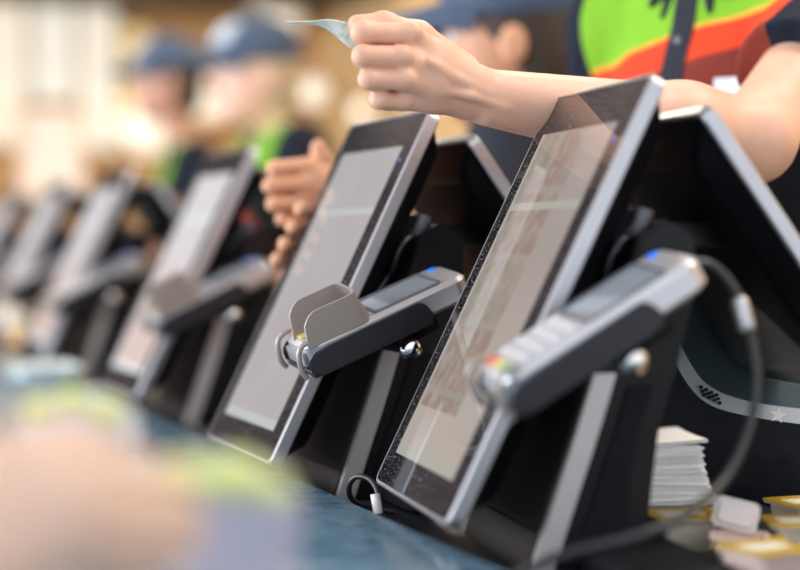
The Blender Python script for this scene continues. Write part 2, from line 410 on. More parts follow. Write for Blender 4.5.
def make_terminal(x, y, yaw, label, screen, mount=0.0):
    root = empty('touchscreen_terminal', (x, y, DECK), yaw, label, 'till terminal', 'touchscreen terminals along the counter')
    # customer display
    cl, sl = math.cos(LEAN), math.sin(LEAN)
    M1 = cols((0, 1, 0), (sl, 0, cl), (cl, 0, -sl), (0.001, -0.0045, 0.041))
    d = housing('customer_display', root, M1, W_D, H_D, 0.038, SILVER)
    link('lit_screen', bm_box(0, 0.194, 0, 0.328, -0.0003, 0.001), screen, d, None, Matrix.Translation((0.034, 0.034, 0)))
    link('status_dot', lathe([(0.0019, -0.0006), (0.0019, 0.001)], 14), BLUE, d, 40, Matrix.Translation((0.024, 0.345, 0)))
    # staff display
    lw = R(36); cw, sw = math.cos(lw), math.sin(lw); top = Vector((0.230, W_D, 0.381)); u = Vector((-sw, 0, cw)); Hs = 0.30
    M2 = cols((0, -1, 0), u, (-cw, 0, -sw), top - u * Hs)
    d2 = housing('staff_display', root, M2, W_D, Hs, 0.034, SILVER)
    link('lit_screen', bm_box(0.02, W_D - 0.02, 0.025, Hs - 0.02, -0.0003, 0.001), SCR_STAFF, d2)
    # stand
    bm = loft([[(b, 0.0, z) for b, z in STAND], [(b, 0.19, z) for b, z in STAND]])
    es = [e for e in bm.edges if abs(e.verts[0].co.y - e.verts[1].co.y) < 1e-6]
    bmesh.ops.bevel(bm, geom=es, offset=0.003, segments=2, affect='EDGES')
    st = link('stand', bm, BLACK, root, 40)
    zs = [0.0, .02, .04, .068, .09, .115, .14, .160]
    strip = [(front_curve(z) - 0.002, z) for z in zs] + [(front_curve(z) + 0.017, z) for z in zs[::-1]]
    link('silver_strip', loft([[(b, -0.004, z) for b, z in strip], [(b, 0.004, z) for b, z in strip]]), TRIM, root, 30)
    for nm, z0, z1 in (('front_panel', 0.033, 0.16), ('base_cover', 0.0, 0.030)):
        zz = [z0 + (z1 - z0) * i / 8 for i in range(9)]
        pl = [(front_curve(z) - 0.004, z) for z in zz] + [(front_curve(z) + 0.003, z) for z in zz[::-1]]
        link(nm, loft([[(b, 0.006, z) for b, z in pl], [(b, 0.186, z) for b, z in pl]]), PANEL, root, 30)
    inset = [(front_curve(z) + 0.032, z) for z in (.03, .07, .11, .15)] + [(.178, .15), (.164, .11), (.158, .07), (.155, .03)]
    link('side_cover', loft([[(b, -0.0025, z) for b, z in inset], [(b, 0.003, z) for b, z in inset]]), MATTE, root, 30)
    link('base_plate', slab(0.115, 0.205, -0.115, 0.19, 0.018, 0.0, 0.018, 0.004), MATTE, root, 40)
    # hinge, arms and lever between the two displays
    bm = cyl_y(0.172, 0.275, 0.03, 0.17, 0.020); hg = link('hinge', bm, MATTE, root, 40)
    bm = bm_box(0.135, 0.175, 0.06, 0.14, 0.262, 0.292, 0.003); bm_box(0.185, 0.285, 0.07, 0.13, 0.262, 0.285, 0.003, bm=bm)
    link('hinge_arm', bm, BLACK, root, 40)
    link('hinge_lever', tube([(0.172, 0.035, 0.275), (0.172, 0.020, 0.276), (0.175, 0.017, 0.284), (0.178, 0.016, 0.294)], lambda t: 0.006 + 0.001 * t), mat('lever_grey', (0.12, 0.12, 0.14), 0.35), root, 60)
    link('display_cable', tube(catmull([(0.128, 0.10, 0.235), (0.142, 0.03, 0.23), (0.146, 0.01, 0.255), (0.16, 0.015, 0.27), (0.178, 0.03, 0.262)]), 0.0028, 8), CABLE, root, 60)
    link('display_cable', tube(catmull([(0.10, 0.16, 0.17), (0.115, 0.05, 0.165), (0.118, 0.02, 0.2), (0.135, 0.02, 0.225), (0.155, 0.04, 0.24)]), 0.0025, 8), CABLE, root, 60)
    # reader mount: axle, chrome knob, curved arm
    link('mount_axle', cyl_y(0.1255 + mount * .3, 0.161 + mount, -0.071, 0.004, 0.0065, 16), MATTE, root, 40)
    link('mount_knob', sphere((0.1255 + mount * .3, -0.080, 0.161 + mount), 0.0115), CHROME, root, 180)
    return root
def bake(o):
    return o

SCR_STAFF = screen_mat('staff_screen_page', (0.6, 0.62, 0.66), 0.2)
SCR_A = screen_mat('screen_menu_page', (0.64, 0.55, 0.50), 0.46, ((0.48, 0.32, 0.26), (0.44, 0.42, 0.32), (0.58, 0.49, 0.43), 0.066), (0.72, 0.62, 0.55))
SCR_B = screen_mat('screen_grey_page', (0.66, 0.61, 0.63), 0.56)
SCR_C = screen_mat('screen_pink_page', (0.78, 0.74, 0.77), 0.78, None, (0.72, 0.56, 0.52))
TERMS = [
    (0.034, 1.349, 13.7, 'closest black touchscreen terminal with blurred card reader and menu photos on its leaning screen', SCR_A),
    (-0.135, 1.710, 20.5, 'sharp black touchscreen terminal with grey lit screen below the outstretched hand', SCR_B),
    (-0.382, 2.432, 21.5, 'third touchscreen terminal, blurred pinkish screen, behind the sharp grey-screened one', SCR_C),
    (-0.674, 3.160, 21.5, 'fourth touchscreen terminal, blurred cream screen, with pale card reader above the paper tray', SCR_C),
    (-0.935, 3.890, 21.5, 'fifth touchscreen terminal along the counter, small and very blurred below the menu boards', SCR_C),
    (-1.215, 4.620, 21.5, 'farthest touchscreen terminal at the end of the row, beside the picture edge', SCR_C)]
for i, t in enumerate(TERMS): make_terminal(t[0], t[1], R(t[2]), t[3], t[4], 0.015 if i == 0 else 0.0)

# ------------------------------------------------------------------ card readers
def make_reader(term, tilt, roll, label, shield=True, zlift=0.0, shift=0.0):
    L_, W_, T_ = 0.182, 0.074, 0.029
    x, y, yaw = term[0], term[1], R(term[2])
    M = Matrix.Translation((x, y, DECK)) @ Matrix.Rotation(yaw, 4, 'Z')
    rot = Matrix.Rotation(-R(tilt), 4, 'Y') @ Matrix.Rotation(R(roll), 4, 'X')
    piv = Vector((0.1415 + shift, -0.052, 0.192 + zlift))        # where the holder meets the mount
    M = M @ Matrix.Translation(piv) @ rot @ Matrix.Translation((-0.128, 0, 0))
    root = empty('card_reader', label=label, cat='card reader', group='card readers on the terminals'); root.matrix_world = M
    w = W_ / 2
    bm = slab(0, L_, -w, w, 0.017, 0.003, T_, 0.0042)
    link('reader_body', bm, RBODY, root, 40)
    # black holder: floor and two side cheeks
    def cheek(y0, y1):
        o = [(-0.004, 0.002), (0.006, -0.003), (0.118, -0.003), (0.134, 0.004), (0.128, 0.019), (0.122, 0.0235), (0.02, 0.0225), (0.004, 0.021), (-0.004, 0.014)]
        b_ = loft([[(x, y0, z) for x, z in o], [(x, y1, z) for x, z in o]])
        bmesh.ops.bevel(b_, geom=list(b_.edges), offset=0.0015, segments=2, affect='EDGES'); return b_
    hd = link('holder', bm_box(-0.003, 0.13, -w - 0.003, w + 0.003, -0.003, 0.004, 0.0015), SLEEVE, root, 40)
    for s in (-1, 1): link('cheek', cheek(s * (w + 0.0045), s * (w - 0.0005)), SLEEVE, hd, 40)
    # bumper loop and slot at the low end
    for s in (-1, 1):
        bm = bmesh.new(); o = [(0.018, 0.031), (0.0, 0.031), (-0.008, 0.024), (-0.011, 0.008), (-0.008, -0.002)]
        tube([(x, s * (w - 0.006), z) for x, z in catmull_xz(o)], 0.0028, 8, bm); link('end_bracket', bm, RSHIELD, root, 60)
    link('card_slot', bm_box(-0.004, 0.004, -w + 0.012, w - 0.012, 0.006, 0.021, 0.002), mat('slot_grey', (0.25, 0.25, 0.27), 0.3), root, 40)
    # display on the upper half
    fr = link('reader_screen', slab(0.082, 0.152, -w + 0.010, w - 0.010, 0.004, T_ - 0.001, T_ + 0.0008, 0.0004), RSCREEN, root, 40)
    bm = loft([at_z(rrect(0.078, 0.156, -w + 0.006, w - 0.006, 0.006), T_ - 0.001), at_z(rrect(0.079, 0.155, -w + 0.007, w - 0.007, 0.005), T_ + 0.002), at_z(rrect(0.082, 0.152, -w + 0.010, w - 0.010, 0.004), T_ + 0.002), at_z(rrect(0.082, 0.152, -w + 0.010, w - 0.010, 0.004), T_ - 0.001)], close=True)
    link('screen_frame', bm, mat('reader_frame_dark', (0.10, 0.11, 0.13), 0.25), root, 40)
    link('blue_mark', lathe([(0.0042, T_ - 0.001), (0.0042, T_ + 0.0012), (0.003, T_ + 0.0016)], 18), BLUE, root, 40, Matrix.Translation((L_ - 0.013, w - 0.012, 0)))
    for i in range(4):
        for j in range(3):
            link('key', slab(0.020 + i * 0.0145, 0.031 + i * 0.0145, -0.027 + j * 0.0190, -0.011 + j * 0.0190, 0.003, T_ - 0.001, T_ + 0.0022, 0.0008), KEYM, root, 40)
    for j, cn in enumerate(('green', 'yellow', 'red')):
        k = link('key', slab(0.0055, 0.0165, -0.027 + j * 0.0190, -0.011 + j * 0.0190, 0.003, T_ - 0.001, T_ + 0.0025, 0.0008), KEYS[cn], root, 40); k['label'] = cn + ' key'
    if shield:
        # U-shaped keypad shield: two cheeks joined by the upper wall, open at the low end
        ys = w - 0.001; t = 0.003; yf = 0.008; path = [(0.002, -ys), (0.030, -ys), (0.066, -ys), (0.074, -ys + 0.008), (0.075, -ys / 2), (0.074, yf - 0.008), (0.066, yf), (0.030, yf), (0.002, yf)]
        pth = [(p.x, p.y) for p in catmull([(a, b_, 0) for a, b_ in path], 6)]
        n = len(pth); loops = []
        for i, (a, b_) in enumerate(pth):
            q = Vector(pth[min(i + 1, n - 1)]) - Vector(pth[max(i - 1, 0)]); nn = Vector((-q.y, q.x)).normalized() * t
            hgt = 0.030 * (min(1.0, 0.35 + 0.65 * math.sqrt(max(0, 1 - (1 - a / 0.02) ** 2))) if a < 0.02 else 1.0)
            hgt += 0.005 * (b_ + ys) / (yf + ys)
            z0, z1 = T_ - 0.003, T_ + hgt; lean = (0.006 - 0.014 * a / 0.075) * hgt / 0.030
            loops.append([(a, b_, z0), (a + nn.x, b_ + nn.y, z0), (a + nn.x + lean, b_ + nn.y, z1), (a + lean, b_, z1)])
        link('keypad_shield', loft(loops), RSHIELD, root, 40)
    # socket under the holder that sits on the mount
    link('mount_socket', bm_box(0.112, 0.144, -0.016, 0.016, -0.020, -0.002, 0.004), MATTE, root, 40)
    return root
def catmull_xz(o): return [(p.x, p.z) for p in catmull([(x, 0, z) for x, z in o], 5)]
make_reader(TERMS[0], 31, 6, 'large blurred card reader in front of the closest terminal, with uncovered keypad and black cable', False, 0.016, 0.005)
make_reader(TERMS[1], 22.8, 7, 'sharp card reader with taupe keypad shield, in front of the grey-screened terminal')
make_reader(TERMS[2], 25, 5, 'blurred card reader with taupe keypad shield, in front of the third terminal')
make_reader(TERMS[3], 26, 6, 'pale blurred card reader with open keypad, in front of the fourth terminal', False)
make_reader(TERMS[4], 26, 6, 'small very blurred card reader in front of the fifth terminal', False)
make_reader(TERMS[5], 26, 6, 'tiny blurred card reader on the farthest terminal of the row', False)

# ------------------------------------------------------------------ cables
cab = empty('reader_cable', P(530, 566, 1.30), 0, 'thick black cable hanging from the closest card reader across its stand', 'cable'); cb = cab.location.copy()
path = catmull([P(690, 262, 1.33), P(712, 266, 1.335), P(733, 288, 1.335), P(748, 325, 1.33), P(757, 375, 1.32), P(750, 425, 1.30), P(728, 475, 1.27), P(690, 512, 1.235), P(640, 535, 1.21), P(585, 549, 1.20), P(545, 562, 1.20), P(500, 585, 1.21)])
link('cord', tube([p - cb for p in path], 0.0040, 10), CABLE, cab, 60)
a, b_ = P(738, 298, 1.335) - cb, P(748, 332, 1.328) - cb
link('ferrule', tube([a, a.lerp(b_, 0.1), a.lerp(b_, .9), b_], lambda t: 0.0072 if 0.05 < t < .95 else 0.0055, 14), SILVER, cab, 60)
lp = empty('cable_loop', P(352, 498, 1.62), 0, 'small looped black cable with pale plug beside the foot of the sharp terminal', 'cable'); lb = lp.location.copy()
pts = [P(395, 512, 1.64), P(372, 508, 1.64), P(353, 500, 1.63), P(349, 487, 1.62), P(356, 477, 1.61), P(369, 479, 1.60), P(377, 490, 1.59), P(379, 505, 1.585)]
link('cord', tube([p - lb for p in catmull(pts)], 0.0028, 10), CABLE, lp, 60)
link('plug', tube([P(375, 494, 1.586) - lb, P(377, 506, 1.584) - lb, P(378, 514, 1.582) - lb], 0.0046, 12), mat('plug_white', (0.8, 0.8, 0.84), 0.35), lp, 60)

# ------------------------------------------------------------------ napkins, cups
NAPM = mat('napkin_white', (0.88, 0.89, 0.90), 0.9, var=0.03, vscale=60, bump=0.3, bscale=300)
NN = 31
for i in range(NN):
    z = DECK + i * 0.00202; f = 1 - i / (NN - 1.0)
    cx = 0.243 + 0.020 * f ** 2.2 + 0.0010 * math.sin(i * 1.7); cy = 1.765 + 0.0015 * math.sin(i * 2.3)
    bm = bmesh.new(); s = 0.056
    bm_box(-s, s, -s, s, 0, 0.0021, 0.0, bm=bm)
    bmesh.ops.subdivide_edges(bm, edges=list(bm.edges), cuts=6, use_grid_fill=True)
    for v in bm.verts:
        v.co.z += 0.0009 * math.sin(v.co.x * 45 + i * .22) + 0.0008 * math.sin(v.co.y * 40 + i * .16)
        if i >= NN - 2 and v.co.x > 0.03: v.co.x += 0.006; v.co.z += 0.003 * (v.co.x - 0.03) / 0.03
    if i < NN - 1: lab = 'white folded paper napkin pressed within the stack behind the closest terminal'
    else: lab = 'topmost white paper napkin of the stack, its corner flap sticking out'
    o = link('paper_napkin', bm, NAPM, None, 60, Matrix.Translation((cx, cy, z)) @ Matrix.Rotation(R(8 + 1.5 * math.sin(i * 3.1)), 4, 'Z'))
    tag(o, lab, 'napkin', 'napkins in the stack')
LIDM = mat('gold_yellow_foil', (0.72, 0.46, 0.03), 0.32, metal=0.35, var=0.25, vscale=90)
TUBM = mat('frosted_tub', (0.62, 0.55, 0.47), 0.35, var=0.05, vscale=30)
TUBP = mat('pinkish_tub', (0.72, 0.56, 0.52), 0.35)
LPR = mat('lid_print_white', (0.80, 0.78, 0.70), 0.4, var=0.1, vscale=120)
def tub_bm(s=0.027, h=0.030):
    def q(k, z): return at_z(rrect(-s * k, s * k, -s * k, s * k, 0.009 * k), z)
    return loft([q(.78, 0), q(.82, 0.001), q(.95, h - 0.003), q(1.12, h - 0.0025), q(1.12, h - 0.001), q(.93, h - 0.001), q(.80, 0.003)])
def sauce_cup(px, py, d, label, rz, tub=TUBM):
    p = P(px, py, d); root = empty('sauce_cup', (p.x, d, DECK), rz, label, 'sauce cup', 'sauce cups on the deck')
    link('tub', tub_bm(), tub, root, 40)
    ld = link('foil_lid', slab(-.0312, .0312, -.0312, .0312, .010, .0295, .0303, .0003), LIDM, root, 40)
    link('lid_print', slab(-.02, .02, -.011, .013, .004, .0302, .0306, .0001), LPR, ld)
    link('pull_tab', loft([at_z([(.028, .012), (.040, .018), (.044, .026), (.034, .030), (.024, .026)], .0296), at_z([(.028, .012), (.040, .019), (.044, .027), (.034, .031), (.024, .026)], .0305)]), LIDM, ld)
    return root
sauce_cup(681, 550, 1.475, 'yellow-lidded sauce cup in front of the white napkin stack', R(14))
sauce_cup(765, 580, 1.315, 'blurred yellow-lidded sauce cup at the very front, before the opened cup', R(30), TUBP)
sauce_cup(800, 545, 1.44, 'yellow-lidded sauce cup with white print, right of the opened cup', R(5))
sauce_cup(806, 530, 1.545, 'yellow-lidded sauce cup farthest back at the picture edge', R(20))
p = P(737, 568, 1.43)
op = empty('opened_sauce_cup', (p.x - 0.002, 1.41, DECK), R(-12), 'opened pinkish sauce cup with its plastic lid standing upright', 'sauce cup', 'sauce cups on the deck')
link('tub', tub_bm(0.022, 0.024), TUBP, op, 40)
lidm = mat('clear_pinkish_lid', (0.86, 0.78, 0.77), 0.3, trans=0.25)
bm = loft([at_z(rrect(-.019, .019, 0, .026, .006), 0), at_z(rrect(-.019, .019, 0, .026, .006), .002), at_z(rrect(-.016, .016, .003, .023, .004), .002), at_z(rrect(-.0145, .0145, .0045, .0215, .004), .006)])
link('hinged_lid', bm, lidm, op, 40, Matrix.Translation((-0.006, 0.016, 0.024)) @ Matrix.Rotation(R(12), 4, 'Y') @ Matrix.Rotation(R(75), 4, 'X'))

# curved clear plastic holder with pale printed band (grid and star)
ho = empty('curved_plastic_tray', (0.42, 1.62, DECK + 0.10), 0, 'smoky clear curved plastic sheet with pale band, black grid mark and white star', 'plastic tray'); hb = ho.location.copy()
top = catmull([P(676, 262, 1.675), P(690, 292, 1.675), P(716, 330, 1.675), P(760, 350, 1.675), P(830, 356, 1.675)], 8)
mid = catmull([P(672, 322, 1.660), P(684, 352, 1.660), P(708, 385, 1.660), P(752, 402, 1.660), P(830, 412, 1.660)], 8)
bot = catmull([P(670, 338, 1.655), P(678, 368, 1.655), P(704, 401, 1.655), P(748, 416, 1.655), P(830, 428, 1.655)], 8)
def sheet(A, B, t):
    bm = bmesh.new(); n = len(A); tv = Vector((0.1, 1, 0.25)).normalized() * t
    return loft([[A[i] - hb, B[i] - hb, B[i] - hb + tv, A[i] - hb + tv] for i in range(n)])
link('clear_sheet', sheet(top, mid, 0.0015), mat('smoky_clear_plastic', (0.10, 0.16, 0.18), 0.12, trans=0.6, alpha=0.75), ho, 40)
link('pale_band', sheet(mid, bot, 0.0018), mat('pale_band_grey', (0.40, 0.44, 0.48), 0.45), ho, 40)
bm = bmesh.new()
for i in range(4):
    for j in range(3):
        c = P(701 + i * 5.2 + j * 1.5, 387 + i * 2.6 + j * 4.0, 1.653) - hb
        bm_box(c.x - .0018, c.x + .0018, c.y - .0008, c.y + .0008, c.z - .0014, c.z + .0014, bm=bm)
link('grid_mark', bm, MATTE, ho)
c = P(778, 415, 1.640) - hb
star = [(c.x + (0.0085 if k % 2 == 0 else 0.0035) * math.sin(k * math.pi / 5 + .2), c.z + (0.0085 if k % 2 == 0 else 0.0035) * math.cos(k * math.pi / 5 + .2)) for k in range(10)]
link('star_mark', loft([[(x, c.y - .001, z) for x, z in star], [(x, c.y, z) for x, z in star]]), mat('star_white', (0.9, 0.9, 0.9), 0.4), ho)

# ------------------------------------------------------------------ people
def skin_mat(name, c, deep):
    m = mat(name, c, 0.48, spec=0.35, sss=0.12); N, L, b = nodes(m)
    tc = N.new('ShaderNodeTexCoord'); n = N.new('ShaderNodeTexNoise'); n.inputs['Scale'].default_value = 22; n.inputs['Detail'].default_value = 5
    L.new(tc.outputs['Object'], n.inputs['Vector']); L.new(mix_node(N, L, n.outputs['Fac'], c, deep), b.inputs['Base Color'])
    n2 = N.new('ShaderNodeTexNoise'); n2.inputs['Scale'].default_value = 380; L.new(tc.outputs['Object'], n2.inputs['Vector'])
    bp = N.new('ShaderNodeBump'); bp.inputs['Strength'].default_value = 0.12; bp.inputs['Distance'].default_value = 0.001
    L.new(n2.outputs['Fac'], bp.inputs['Height']); L.new(bp.outputs['Normal'], b.inputs['Normal'])
    return m
SKIN1 = skin_mat('skin_fair', (0.76, 0.47, 0.35), (0.63, 0.34, 0.24))
SKIN2 = skin_mat('skin_warm', (0.66, 0.36, 0.23), (0.58, 0.28, 0.17))
SKIN3 = skin_mat('skin_light', (0.76, 0.50, 0.40), (0.70, 0.40, 0.31))
SKIN4 = skin_mat('skin_rosy', (0.60, 0.33, 0.25), (0.50, 0.26, 0.19))
NAVY = mat('navy_cloth', (0.009, 0.013, 0.026), 0.85, var=0.2, vscale=40, bump=0.3, bscale=500)
TROUS = mat('dark_trousers', (0.004, 0.005, 0.009), 0.9, spec=0.1)
SHOE = mat('black_shoe', (0.01, 0.01, 0.01), 0.5)
CAPM = mat('cap_blue', (0.055, 0.085, 0.15), 0.75, var=0.15, vscale=30)
CAPP = mat('cap_front_pale', (0.50, 0.58, 0.68), 0.7)
HAIR = mat('dark_brown_hair', (0.035, 0.020, 0.012), 0.6, var=0.3, vscale=120)
HAIRL = mat('grey_blond_hair', (0.45, 0.34, 0.22), 0.6, var=0.2, vscale=120)
LIPS = mat('lips', (0.55, 0.20, 0.18), 0.5)
EYEW = mat('eye_white', (0.8, 0.78, 0.75), 0.25)
EYED = mat('eye_dark', (0.02, 0.015, 0.01), 0.15)

def striped(name, Lx, Fx, ctr, zg, zr, slope=0.12):
    """polo: green yoke, red and maroon chest bands on the front, navy elsewhere (coordinates relative to the person's base)"""
    m = mat(name, (0.02, 0.03, 0.05), 0.85, spec=0.2); N, L, b = nodes(m)
    tc = N.new('ShaderNodeTexCoord')
    def dot(v):
        n = N.new('ShaderNodeVectorMath'); n.operation = 'DOT_PRODUCT'; L.new(tc.outputs['Object'], n.inputs[0]); n.inputs[1].default_value = v; return n.outputs['Value']
    s = math_node(N, L, 'SUBTRACT', dot(tuple(Lx)), ctr[0]); f = math_node(N, L, 'SUBTRACT', dot(tuple(Fx)), ctr[1]); z = dot((0, 0, 1))
    nz = N.new('ShaderNodeTexNoise'); nz.inputs['Scale'].default_value = 14; L.new(tc.outputs['Object'], nz.inputs['Vector'])
    zz = math_node(N, L, 'ADD', math_node(N, L, 'SUBTRACT', z, math_node(N, L, 'MULTIPLY', s, slope)), math_node(N, L, 'MULTIPLY', math_node(N, L, 'SUBTRACT', nz.outputs['Fac'], 0.5), 0.02))
    c = mix_node(N, L, math_node(N, L, 'GREATER_THAN', zz, zr), (0.20, 0.035, 0.025), (0.66, 0.060, 0.022))
    c = mix_node(N, L, math_node(N, L, 'GREATER_THAN', zz, zr - 0.055), (0.005, 0.006, 0.010), c)
    c = mix_node(N, L, math_node(N, L, 'GREATER_THAN', zz, zg), c, (0.20, 0.46, 0.030))
    thin = math_node(N, L, 'LESS_THAN', math_node(N, L, 'ABSOLUTE', math_node(N, L, 'SUBTRACT', zz, zg)), 0.0025)
    c = mix_node(N, L, thin, c, (0.75, 0.40, 0.05))
    front = math_node(N, L, 'MULTIPLY', math_node(N, L, 'GREATER_THAN', f, 0.0), math_node(N, L, 'LESS_THAN', math_node(N, L, 'ABSOLUTE', s), 0.168))
    c = mix_node(N, L, front, (0.009, 0.013, 0.026), c)
    L.new(c, b.inputs['Base Color'])
    w = N.new('ShaderNodeTexNoise'); w.inputs['Scale'].default_value = 16; w.inputs['Detail'].default_value = 2; L.new(tc.outputs['Object'], w.inputs['Vector'])
    bp = N.new('ShaderNodeBump'); bp.inputs['Strength'].default_value = 0.5; bp.inputs['Distance'].default_value = 0.02
    L.new(w.outputs['Fac'], bp.inputs['Height']); L.new(bp.outputs['Normal'], b.inputs['Normal'])
    return m

def fist(B, wrist, mcps, pips, fold, rs, tuck, k=0.002):
    """metacarpals, bent fingers: fold = direction (m) of the middle phalanx from PIP, tuck = of the distal one"""
    for i in range(4): B.cap(wrist, mcps[i], 0.0145, rs[i] + 0.0005, 0.010)
    for i in range(3): B.cap(mcps[i].lerp(wrist, .35), mcps[i + 1].lerp(wrist, .35), 0.0105, 0.0105, 0.012)
    for i in range(4):
        d1 = pips[i] + fold; d2 = d1 + tuck
        B.chain([mcps[i], mcps[i].lerp(pips[i], .5), pips[i], d1, d2], [rs[i] + 0.0004, rs[i] * .95, rs[i] * 1.02, rs[i] * .93, rs[i] * .8], k)
def head_parts(B, c, F, L_, s, hair_c=None):
    """skull, jaw, nose, brow, lips ridge, ears around head centre c"""
    Z = Vector((0, 0, 1)); A = [L_, F, Z]
    B.ell(c + Z * .025 * s, (.076 * s, .096 * s, .095 * s), A, .02); B.ell(c + F * .022 * s - Z * .045 * s, (.058 * s, .072 * s, .072 * s), A, .025)
    B.cap(c + F * .090 * s + Z * .012 * s, c + F * .108 * s - Z * .026 * s, .008 * s, .013 * s, .012)
    B.cap(c + F * .084 * s + L_ * .035 * s + Z * .028 * s, c + F * .084 * s - L_ * .035 * s + Z * .028 * s, .010 * s, .010 * s, .012)
    B.cap(c + F * .086 * s + L_ * .014 * s - Z * .058 * s, c + F * .086 * s - L_ * .014 * s - Z * .058 * s, .008 * s, .008 * s, .008)
    B.ell(c + F * .072 * s - Z * .095 * s, (.022 * s, .02 * s, .016 * s), A, .02)
    for q in (1, -1):
        B.ell(c + L_ * q * .077 * s - F * .005 * s - Z * .005 * s, (.009 * s, .02 * s, .032 * s), A, .006)
        B.ell(c + F * .094 * s + L_ * q * .033 * s + Z * .010 * s, (.017 * s, .014 * s, .012 * s), A, .01, sub=True)
def torso_prims(B, c, F, L_, zb, s, inf=0.0, sh=None, fwd=0.0):
    """c: xy of the trunk axis, zb: shoulder height"""
    Z = Vector((0, 0, 1)); A = [L_, F, Z]; C = Vector((c.x, c.y, 0))
    B.ell(C + Z * (zb - .15 * s) , (.165 * s + inf, .112 * s + inf, .20 * s + inf), A, .04)
    B.ell(C + Z * (zb - .36 * s), (.150 * s + inf, .108 * s + inf, .20 * s + inf), A, .05)
    B.ell(C + Z * (zb - .52 * s), (.160 * s + inf, .112 * s + inf, .13 * s + inf), A, .05)
    for q in sh: B.cap(C + Z * (zb + .035 * s), q, .05 * s + inf, .056 * s + inf, .05)

def make_person(label, c, F, zb, s, shL, shR, arms, head, skin, shirt_mat_fn, hair, hand_fn, group, h=0.003, sleeve=0.5, cap=None, badge=None, upper_r=0.047):
    """arms: {'L': (elbow, wrist), 'R': ...}; head: centre; everything in world space, stored relative to the base"""
    F = Vector(F).normalized(); Z = Vector((0, 0, 1)); L_ = Z.cross(F); base = Vector((c[0], c[1], 0)); C = Vector((c[0], c[1], 0))
    root = empty('person', base, 0, label, 'person', group)
    B = Blob()
    torso_prims(B, C, F, L_, zb, s, -0.006, (shL, shR))
    B.cap(C + Z * (zb + .02 * s), head - Z * .03 * s - F * .012, .056 * s, .054 * s, .03)
    head_parts(B, head, F if cap is None or 'F' not in cap else cap['F'], (L_ if cap is None or 'F' not in cap else Z.cross(cap['F'])), s)
    for k, shd in (('L', shL), ('R', shR)):
        e, w = arms[k]
        B.cap(shd, e, upper_r * s, .040 * s, .02)
        m = e.lerp(w, .28)
        B.chain([e, m, w], [.040 * s, .043 * s, .0265 * s], .02)
    hand_fn(B)
    blob_obj('body', B, h, skin, root, base)
    # shirt
    S = Blob(); torso_prims(S, C, F, L_, zb, s, 0.006, (shL, shR))
    for k, shd in (('L', shL), ('R', shR)):
        e, w = arms[k]; S.cap(shd, shd.lerp(e, sleeve), .064 * s, .067 * s, .03, flat=True)
    sm = shirt_mat_fn(L_, F)
    so = blob_obj('polo_shirt', S, 0.005, sm, root, base)
    bv = bvh_of(so)
    def q(u, v, ss=0.0, w=0.032, z0=zb - .40 * s, z1=zb + .055 * s): return F * 0.35 + L_ * (ss + (u - .5) * w) + Z * (z0 + (z1 - z0) * v)
    link('placket', drape(bv, q, -F, 3, 24, -0.001, 0.003), NAVY, so, 60)
    for k in range(4):
        hit = bv.ray_cast(F * .35 + Z * (zb - .02 - .085 * k), -F)[0]
        if hit: link('button', lathe([(.0052, -.001), (.0058, .0008), (.003, .0018)], 14), mat('button_dark', (.05, .05, .07), .3), so, 60, Matrix.Translation(hit + F * .003) @ F.to_track_quat('Z', 'Y').to_matrix().to_4x4())
    Cb = Blob(); nb = C + Z * (zb + .062 * s)
    ring = [nb + (L_ * math.cos(t) * .064 + F * math.sin(t) * .064) * s + Z * (.012 - .022 * max(0, math.sin(t))) for t in [math.pi / 2 + .25 + i * (2 * math.pi - .5) / 14 for i in range(15)]]
    for i in range(14): Cb.cap(ring[i], ring[i + 1], .012, .012, .008)
    for sgn in (1, -1):
        e0 = ring[-1] if sgn < 0 else ring[0]
        e0 = nb + F * .066 * s + L_ * sgn * -.012 - Z * .008
        e0 = nb + F * .064 * s + L_ * sgn * .020; Cb.cap(e0, e0 + F * .016 + L_ * sgn * .014 - Z * .052, .015, .005, .008, squash=(F, 1.8)); Cb.cap(e0, e0 + F * .012 + L_ * sgn * .034 - Z * .034, .014, .006, .008, squash=(F, 1.8))
    blob_obj('collar', Cb, .003, NAVY, so, base)
    if badge:
        link('name_badge', drape(bv, lambda u, v: F * .35 + L_ * (badge[0] + (u - .5) * .05) + Z * (badge[1] + (v - .5) * .075), -F, 3, 3, .004, .002), mat('badge_white', (.75, .76, .85), .35), so, 60)
    # trousers and shoes
    T = Blob()
    T.ell(C + Z * (zb - .54 * s), (.168 * s, .122 * s, .10 * s), [L_, F, Z], .04)
    for sg in (1, -1):
        hp = C + L_ * sg * .09 * s + Z * (zb - .56 * s); kn = C + L_ * sg * .10 * s + F * .01 + Z * .50 * s; an = C + L_ * sg * .10 * s + Z * .09
        T.chain([hp, kn, an], [.092 * s, .066 * s, .056 * s], .03)
    blob_obj('trousers', T, .008, TROUS, root, base)
    for sg in (1, -1):
        K = Blob(); an = C + L_ * sg * .10 * s; K.cap(an - F * .05 + Z * .042, an + F * .15 + Z * .036, .042, .036, .02); K.cap(an + Z * .05, an + Z * .12, .044, .042, .02)
        blob_obj('shoe', K, .006, SHOE, root, base)
    # face details, hair, cap
    HF = cap['F'] if cap and 'F' in cap else F; HL = Z.cross(HF)
    for sg in (1, -1):
        ec = head + HF * .080 * s + HL * sg * .033 * s + Z * .010 * s - base
        ey = link('eye', sphere(ec, .0125 * s, u=16, v=10), EYEW, root, 180); link('iris', sphere(ec + HF * .0085 * s, .0058 * s, u=12, v=8), EYED, ey, 180)
    LB = Blob(); LB.cap(head + HF * .0915 * s + HL * .018 * s - Z * .055 * s, head + HF * .0915 * s - HL * .018 * s - Z * .055 * s, .0055 * s, .0055 * s, .004); blob_obj('lips', LB, .0025, LIPS, root, base)
    Hb = Blob(); A = [HL, HF, Z]
